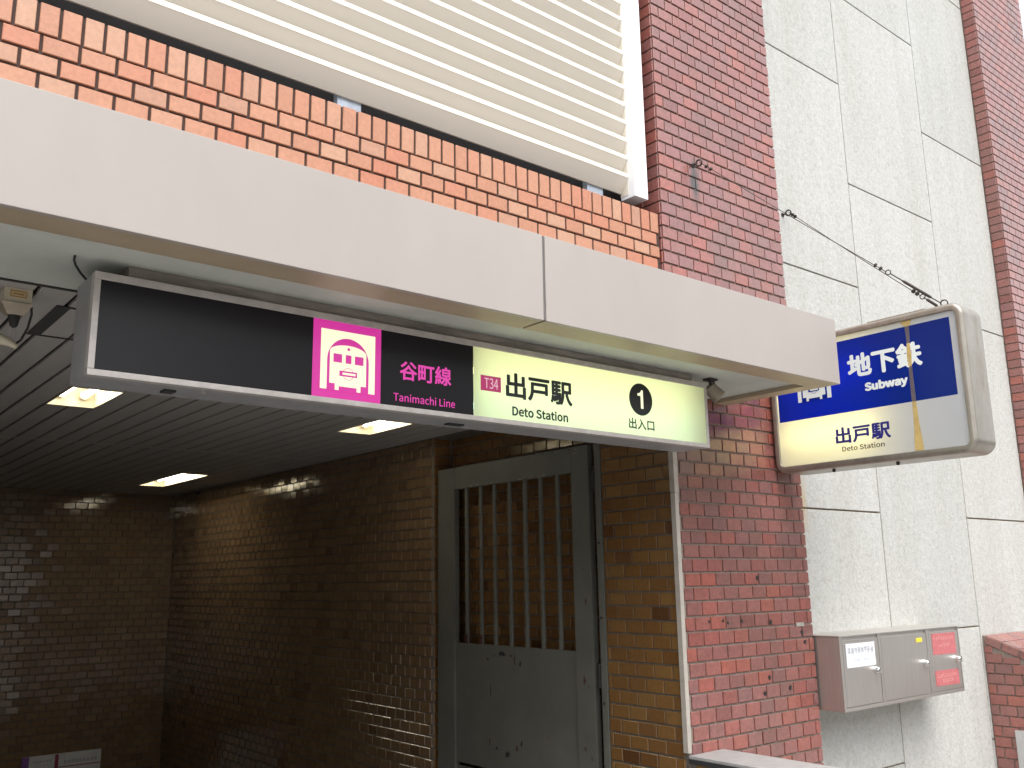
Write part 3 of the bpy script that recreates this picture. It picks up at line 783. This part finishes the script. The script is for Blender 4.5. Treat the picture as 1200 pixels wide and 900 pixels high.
# lit box inside: white lower field and margins, blue field
fy0, fy1, fz0, fz1 = oy0+.036, oy1-.036, oz0+.036, oz1-.036
by0, by1, bz0, bz1 = 1.940, 2.913, .811, 1.186
def face(nm, mt, y0, y1, z0, z1): return MB().add([(XS+.0105, y1, z0), (XS+.0105, y0, z0), (XS+.0105, y0, z1), (XS+.0105, y1, z1)], [(0, 1, 2, 3)]).build(nm, mt, p, fix=False)
face('white_field', 'face_white', fy0, fy1, fz0, bz0)
face('white_margin', 'face_white', fy0, fy1, bz1, fz1)
face('white_margin', 'face_white', fy0, by0, bz0, bz1); face('white_margin', 'face_white', by1, fy1, bz0, bz1)
face('blue_field', 'face_blue', by0, by1, bz0, bz1)
MB().tube([(4.37, 2.36, .72), (4.37, 2.90, .72)], .013, 10).build('tube', 'sign_tube', p, smooth=True)
MB().tube([(4.37, 2.36, 1.02), (4.37, 2.90, 1.02)], .013, 10).build('tube', 'sign_tube', p, smooth=True)
train_icon(p, fsub, -2.788-1.34, .903-.606, 'letter_white', 'face_blue')
lettering('地下鉄', 'letter_white', p, fsub, -2.484, -2.088, .980, 1.104, .0025, .014)
lettering('Subway', 'letter_white', p, fsub, -2.399, -2.171, .890, .947, .0025, .024)
lettering('出戸駅', 'ink_blue', p, fsub, -2.586, -2.285, .652, .738, .0025, .010)
lettering('Deto Station', 'ink', p, fsub, -2.554, -2.323, .613, .639, .0025, .005)
def streak(nm, mt, pts, lay):  # pts: (z, yl, yr)
    q = MB()
    for (z0, a0, b0), (z1, a1, b1) in zip(pts[:-1], pts[1:]):
        q.add([fsub(-a0, z0, lay), fsub(-b0, z0, lay), fsub(-b1, z1, lay), fsub(-a1, z1, lay)], [(0, 1, 2, 3)])
    q.build(nm, mt, p, fix=False)
streak('water_streak', 'streak_tan', [(1.186, 2.163, 2.132), (1.205, 2.175, 2.125), (1.213, 2.18, 2.12)], .003)
streak('water_streak', 'streak_grey', [(.811, 2.163, 2.141), (.95, 2.162, 2.143), (1.1, 2.157, 2.141), (1.186, 2.16, 2.137)], .0022)
streak('water_streak', 'streak_tan', [(.573, 2.172, 2.128), (.62, 2.170, 2.130), (.70, 2.164, 2.137), (.811, 2.161, 2.142)], .003)
streak('water_streak', 'streak_tan', [(.985, 2.160, 2.144), (1.04, 2.163, 2.139), (1.10, 2.158, 2.143)], .0032)
for yy in (2.28, 2.63): bx('drain_lug', 'bracket_dark', p, 4.30, 4.312, yy, yy+.012, oz0-.016, oz0+.001)
for zz in (.72, .95): bx('bezel_screw', 'alu', p, XS+.004, XS+.014, oy0+.008, oy0+.022, zz, zz+.008)
bx('wall_bracket', 'sign_steel', p, 4.29, 4.42, oy1-.004, 2.9685, .60, 1.19)
bx('top_plate', 'sign_steel', p, 4.28, 4.42, 2.06, 2.36, oz1-.002, oz1+.006)
# eye bolt on the sign
eb = Vector((4.35, 1.992, oz1+.03))
MB().ring(eb, (1, .3, 0), .016, .0035).tube([(4.35, 1.992, oz1-.003), (4.35, 1.992, oz1+.014)], .004).build('eye_bolt', 'wire', p, smooth=True)

# guy wires
A1 = Vector((3.728, YR-.008, 2.19)); A2 = Vector((4.707, 3.08, 2.183))
for A, wallname, lb, tl in ((A1, 'red pillar', 'thin guy wire with turnbuckle from red pillar to the projecting sign', .30), (A2, 'concrete', 'thin guy wire with turnbuckle from concrete wall to the projecting sign', .15)):
    wv = thing('guy_wire', lb, 'wire', tuple(A), 'guy wires holding the projecting sign')
    tgt = eb + (Vector((0, .016, .004)) if tl > .2 else Vector((0, .02, -.02))); hook = A + Vector((0, -.045, .004))
    d = (tgt-hook); Lw = d.length; d.normalize()
    MB().tube([A + Vector((0, .02, 0)), A + Vector((0, -.03, 0))], .005, 8).ring(A + Vector((0, -.042, .0)), (1, .2, .1), .017, .0048).build('wall_eye_bolt', 'wire', wv, smooth=True)
    MB().tube([A + Vector((0, .0005, 0)), A + Vector((0, -.004, 0))], .014, 12).build('washer', 'wire', wv, smooth=True)
    b0 = hook + d*(Lw-tl)
    MB().tube([hook + d*(Lw*t) + Vector((0, 0, -.006*math.sin(math.pi*t))) for t in [i/10*(Lw-tl)/Lw for i in range(11)]], .0021, 6).build('rope', 'wire', wv, smooth=True)
    for s in (.045, .075, Lw-tl-.03, Lw-tl-.06):
        c = hook+d*s+Vector((0, 0, -.002)); MB().tube([c-d*.007, c-d*.004, c+d*.004, c+d*.007], [.006, .011, .011, .006], 8).build('rope_clip', 'wire', wv, smooth=True)
    MB().ring(b0 + d*.012, (1, .4, 0), .012, .0028).tube([b0+d*.024, b0+d*(tl*.35)], .003).tube([b0+d*(tl*.30), b0+d*(tl*.34), b0+d*(tl*.80), b0+d*(tl*.84)], [.004, .0075, .0075, .004]).tube([b0+d*(tl*.8), tgt], .003).build('turnbuckle', 'wire', wv, smooth=True)

# ------------------------------------------------------------------ small spot lamp at the right end of the sign
sl = thing('spot_lamp', 'small beige spot lamp under the canopy beside the right end of the long sign', 'lamp', (3.3550, 2.6430, SZ))
bx('mount', 'bracket_dark', sl, 3.3250, 3.3800, 2.6230, 2.6680, SZ-.010, SZ-.0005, .002)
MB().tube([(3.3500, 2.6450, SZ-.01), (3.3520, 2.6450, SZ-.045)], .007, 8).build('stem', 'bracket_dark', sl)
MB().tube([(3.3750, 2.6450, SZ-.008), (3.3800, 2.6450, SZ-.03)], .005, 8).build('stem', 'bracket_dark', sl)
a = Vector((3.3600, 2.6580, SZ-.040)); d = Vector((.52, -.30, -.62)).normalized()
MB().tube([a-d*.012, a-d*.004, a+d*.058, a+d*.062, a+d*.060, a+d*.03], [.018, .030, .036, .036, .032, .03], 20, caps=True).build('head', 'lamp_beige', sl, smooth=True)
MB().tube([a+d*.0605, a+d*.0635], [.037, .037], 20, caps=False).build('rim', 'trim', sl, smooth=True)

# small fixture at the left edge
fx = thing('bracket_lamp', 'small cream box fixture with orange label and dark swivel, on the ceiling at far left', 'lamp', (.56, 3.18, CZ))
MB().prism([(.520, 3.150), (.600, 3.150), (.600, 3.215), (.520, 3.215)], 'z', CZ-.048, CZ-.001).build('box', 'cream', fx)
fr_ = MB()
for q in ((.537, .585, CZ-.012, CZ-.009), (.537, .585, CZ-.030, CZ-.027), (.537, .540, CZ-.027, CZ-.012), (.582, .585, CZ-.027, CZ-.012)): fr_.box(q[0], q[1], 3.148, 3.1502, q[2], q[3])
fr_.box(.545, .577, 3.148, 3.1502, CZ-.022, CZ-.017).build('label_frame', 'orange_label', fx)
tp = MB(); top = [(.512, 3.145), (.606, 3.145), (.606, 3.222), (.512, 3.222)]; bot = [(.536, 3.166), (.584, 3.166), (.584, 3.202), (.536, 3.202)]
tp.add([(x, y, CZ-.0485) for x, y in top] + [(x, y, CZ-.083) for x, y in bot], [(0, 1, 2, 3), (7, 6, 5, 4)] + [(i, (i+1) % 4, (i+1) % 4+4, i+4) for i in range(4)]).build('base', 'lamp_beige', fx)
MB().tube([(.560, 3.184, CZ-.083), (.560, 3.184, CZ-.09), (.561, 3.184, CZ-.115), (.562, 3.184, CZ-.122)], [.018, .018, .012, .006], 12).build('swivel', 'bracket_dark', fx, smooth=True)
for s in (-.005, .006): MB().tube([(.560+s, 3.184, CZ-.115), (.558+s, 3.184, CZ-.175)], .0022, 6).build('arm', 'alu', fx)
MB().tube([(.575, 3.178, CZ-.185), (.555, 3.186, CZ-.172), (.49, 3.20, CZ-.15), (.46, 3.205, CZ-.14)], [.008, .012, .024, .026], 14).build('head', 'cream', fx, smooth=True)
MB().tube([(.603, 3.165, CZ-.05), (.606, 3.166, CZ-.075), (.600, 3.175, CZ-.12), (.585, 3.18, CZ-.16), (.568, 3.182, CZ-.178)], .004, 6).build('cable', 'cord', fx, smooth=True)

# ------------------------------------------------------------------ the steel gate folded back into the niche
XG = 3.452; GT = .711
p = thing('steel_gate', 'grey green steel gate with barred window, folded into the side wall niche', 'gate', (XG, 4.3, GZ))
gy0, gy1 = 3.585, 5.003; wy0, wy1, wz0, wz1 = 3.722, 4.822, -.377, .571
tk = .04
def gb(nm, y0, y1, z0, z1, x0=XG, x1=XG+tk, mat='gate', bev=.003): return bx(nm, mat, p, x0, x1, y0, y1, z0, z1, bev)
gb('stile', gy0, wy0, GZ+.03, GT); gb('stile', wy1, gy1, GZ+.03, GT)
gb('top_rail', wy0+.0005, wy1-.0005, wz1, GT)
gb('panel', wy0+.0005, wy1-.0005, -1.07, wz0, XG+.012, XG+tk-.004)
gb('bottom_rail', wy0+.0005, wy1-.0005, GZ+.03, GZ+.16)
gb('kick_panel', wy0+.0005, wy1-.0005, GZ+.161, -1.09, XG+.02, XG+tk-.006)
for yb in (3.853, 3.999, 4.139, 4.281, 4.429, 4.564, 4.712):
    gb('bar', yb-.013, yb+.013, wz0-.01, wz1+.01, XG+.010, XG+.030, 'gate', .006)
for yb in (4.564, 4.712): gb('rust_patch', yb-.014, yb+.014, wz0+.002, wz0+.055, XG+.0085, XG+.0125, 'rust_red', .001)
def blotch(y, z, sy, sz, mat, x=XG, nm='paint_chip'):
    n_ = 13; sy *= .75; sz *= .75; pts = [(y+sy*(.25+.8*random.random())*math.cos(i*2*math.pi/n_), z+sz*(.25+.8*random.random())*math.sin(i*2*math.pi/n_)) for i in range(n_)]
    MB().prism(pts, 'x', x-.0012, x+.0005).build(nm, mat, p)
for (y, z, sy, sz) in ((4.36, -.425, .055, .022), (4.28, -.43, .02, .016), (4.25, -.45, .012, .05), (4.2, -.47, .012, .03), (4.44, -.435, .012, .012), (4.5, -.46, .02, .014),
                       (4.33, -.97, .04, .03), (4.24, -.93, .02, .03), (4.2, -.9, .014, .04), (4.42, -.95, .02, .018), (4.49, -.92, .01, .04)):
    blotch(y, z, sy, sz, 'rust_red' if random.random() < .5 else 'bracket_dark', XG+.012)
blotch(4.475, -.64, .009, .06, 'bracket_dark', XG+.012)
for (y, z, sy, sz) in ((3.63, -.12, .01, .03), (3.66, -.52, .016, .035), (3.63, -.55, .008, .012), (3.665, -.86, .014, .022), (3.62, -.90, .009, .022), (3.64, .05, .006, .012)):
    blotch(y, z, sy, sz, 'rust_red')
for i in range(26):
    y = random.uniform(3.73, 4.75); zz = wz1+random.uniform(.002, .012) if i < 14 else GT-random.uniform(.004, .06)*(1 if y < 4.1 else .3)
    if i >= 14: y = random.uniform(3.62, 4.1)
    blotch(y, zz, random.uniform(.006, .03), random.uniform(.003, .008), 'chip' if random.random() < .6 else 'rust_red')
# hinge post beside the gate
p2 = thing('gate_post', 'slim grey steel post beside the hinge side of the gate', 'post', (3.45, 3.495, GZ))
bx('post', 'gate', p2, 3.437, 3.60, 3.477, 3.52, GZ, CZ-.03, .003)
for zz in (.45, -.55, -1.3): MB().tube([(3.46, 3.55, zz), (3.46, 3.55, zz+.12)], .014, 10).build('hinge', 'bracket_dark', p2, smooth=True)
for zz in (.18, -.2, -.62): MB().tube([(3.4375, 3.50, zz), (3.431, 3.50, zz)], .006, 8).build('bolt', 'bracket_dark', p2)

# ------------------------------------------------------------------ steel meter box on the concrete wall
BY = 2.825; bx0, bx1, bz0_, bz1_ = 4.520, 5.842, -.706, -.324
p = thing('utility_box', 'wall mounted stainless steel utility box with three doors, on the concrete wall', 'box', (5.18, 2.95, bz0_))
bx('cabinet', 'steel', p, bx0, bx1, BY+.012, 3.079, bz0_, bz1_-.004, .004)
bx('lid', 'steel', p, bx0-.003, bx1+.003, BY-.002, 3.079, bz1_-.0038, bz1_+.004, .002)
bx('bottom_lip', 'steel', p, bx0, bx1, BY-.001, BY+.0118, bz0_, bz0_+.018, .002)
bx('side_lip', 'steel', p, bx0, bx0+.024, BY, BY+.0118, bz0_+.0185, bz1_-.0045, .002)
bx('mullion', 'steel', p, 4.906, 4.930, BY, BY+.0118, bz0_+.0185, bz1_-.0045, .002)
bx('side_lip', 'steel', p, 5.832, bx1, BY, BY+.0118, bz0_+.0185, bz1_-.0045, .002)
bx('mullion', 'steel', p, 5.441, 5.4695, BY, BY+.0118, bz0_+.0185, bz1_-.0045, .002)
for a, b, kx, nm in ((4.548, 4.902, 4.848, 1), (4.934, 5.437, 5.389, 2), (5.4735, 5.828, 5.778, 3)):
    dr = bx('door', 'steel', p, a, b, BY+.0015, BY+.0118, -.684, -.346, .0015)
    MB().tube([(kx, BY+.002, -.514), (kx, BY-.006, -.514), (kx, BY-.024, -.514), (kx, BY-.028, -.514)], [.021, .021, .017, .013], 18).build('lock', 'knob', dr, smooth=True)
    bx('lock_handle', 'knob', dr, kx-.006, kx+.006, BY-.034, BY-.027, -.532, -.496, .002)
    fb = lambda u, v, l: (u, BY+.0014-l, v)
    if nm == 1:
        flat(dr, 'paper_notice', 'paper', fb, rect(4.576, 4.863, -.488, -.364), .0012)
        q = MB()
        for gi in range(8):            # eight dense printed characters, too faint to read
            gx = 4.592+gi*.0325; 
            for s_ in range(7):
                if random.random() < .5: u_ = gx+random.uniform(0, .02); r_ = rect(u_, u_+.0045, -.418+random.uniform(0, .006), -.388-random.uniform(0, .006))
                else: v_ = -.416+random.uniform(0, .026); r_ = rect(gx, gx+.024, v_, v_+.004)
                q.add([fb(u, v, .0020+.00005*s_) for u, v in r_], [(0, 1, 2, 3)])
        q.build('print', 'print_grey', dr, fix=False)['kind'] = 'stuff'
        q = MB()
        for u_ in (4.655, 4.672, 4.69, 4.745, 4.76, 4.775): q.add([fb(u, v, .002) for u, v in rect(u_, u_+.012, -.458, -.444)], [(0, 1, 2, 3)])
        q.build('print', 'print_pale', dr, fix=False)['kind'] = 'stuff'
    elif nm == 2:
        flat(dr, 'yellow_sticker', 'yellow_sticker', fb, rect(5.318, 5.388, -.394, -.370), .0012)
    else:
        for (v0, v1, rowsv) in ((-.480, -.358, (-.385, -.425)), (-.657, -.571, (-.600, -.628))):
            flat(dr, 'red_sticker', 'red_sticker', fb, [(5.503, v0+.004), (5.79, v0-.002), (5.79, v1), (5.503, v1+.003)], .0012)
            q = MB()
            for vv in rowsv:
                for gi in range(9 if vv == rowsv[0] else 5):
                    gx = 5.525+gi*.027+(0 if vv == rowsv[0] else .06)
                    for s_ in range(5):
                        if random.random() < .5: u_ = gx+random.uniform(0, .017); r_ = rect(u_, u_+.004, vv-.010, vv+.010)
                        else: v_ = vv+random.uniform(-.01, .008); r_ = rect(gx, gx+.021, v_, v_+.003)
                        q.add([fb(u, v, .0020+.00005*s_) for u, v in r_], [(0, 1, 2, 3)])
            q.build('print', 'sticker_print', dr, fix=False)['kind'] = 'stuff'

# ------------------------------------------------------------------ notice board on the back wall, only its top in view
p = thing('notice_board', 'white notice board with purple edge low on the back wall, bottom left', 'board', (2.5, 9.88, -2.1))
bx('board', 'board_white', p, 2.17, 2.862, 9.872, 9.896, -2.12, -1.542, .003)
bx('purple_edge', 'board_purple', p, 2.165, 2.225, 9.868, 9.8715, -2.12, -1.54)
bx('red_divider', 'board_red', p, 2.448, 2.480, 9.868, 9.8715, -2.12, -1.545)
bx('ruled_line', 'board_red', p, 2.482, 2.862, 9.869, 9.8715, -1.666, -1.658)
q = MB()
for i in range(9): q.box(2.53+i*.034, 2.55+i*.034+random.uniform(0, .008), 9.870, 9.8718, -1.635, -1.605)
for i in range(6): q.box(2.26+i*.028, 2.28+i*.028, 9.870, 9.8718, -1.60, -1.585)
q.build('print', 'print_grey', p)['kind'] = 'stuff'
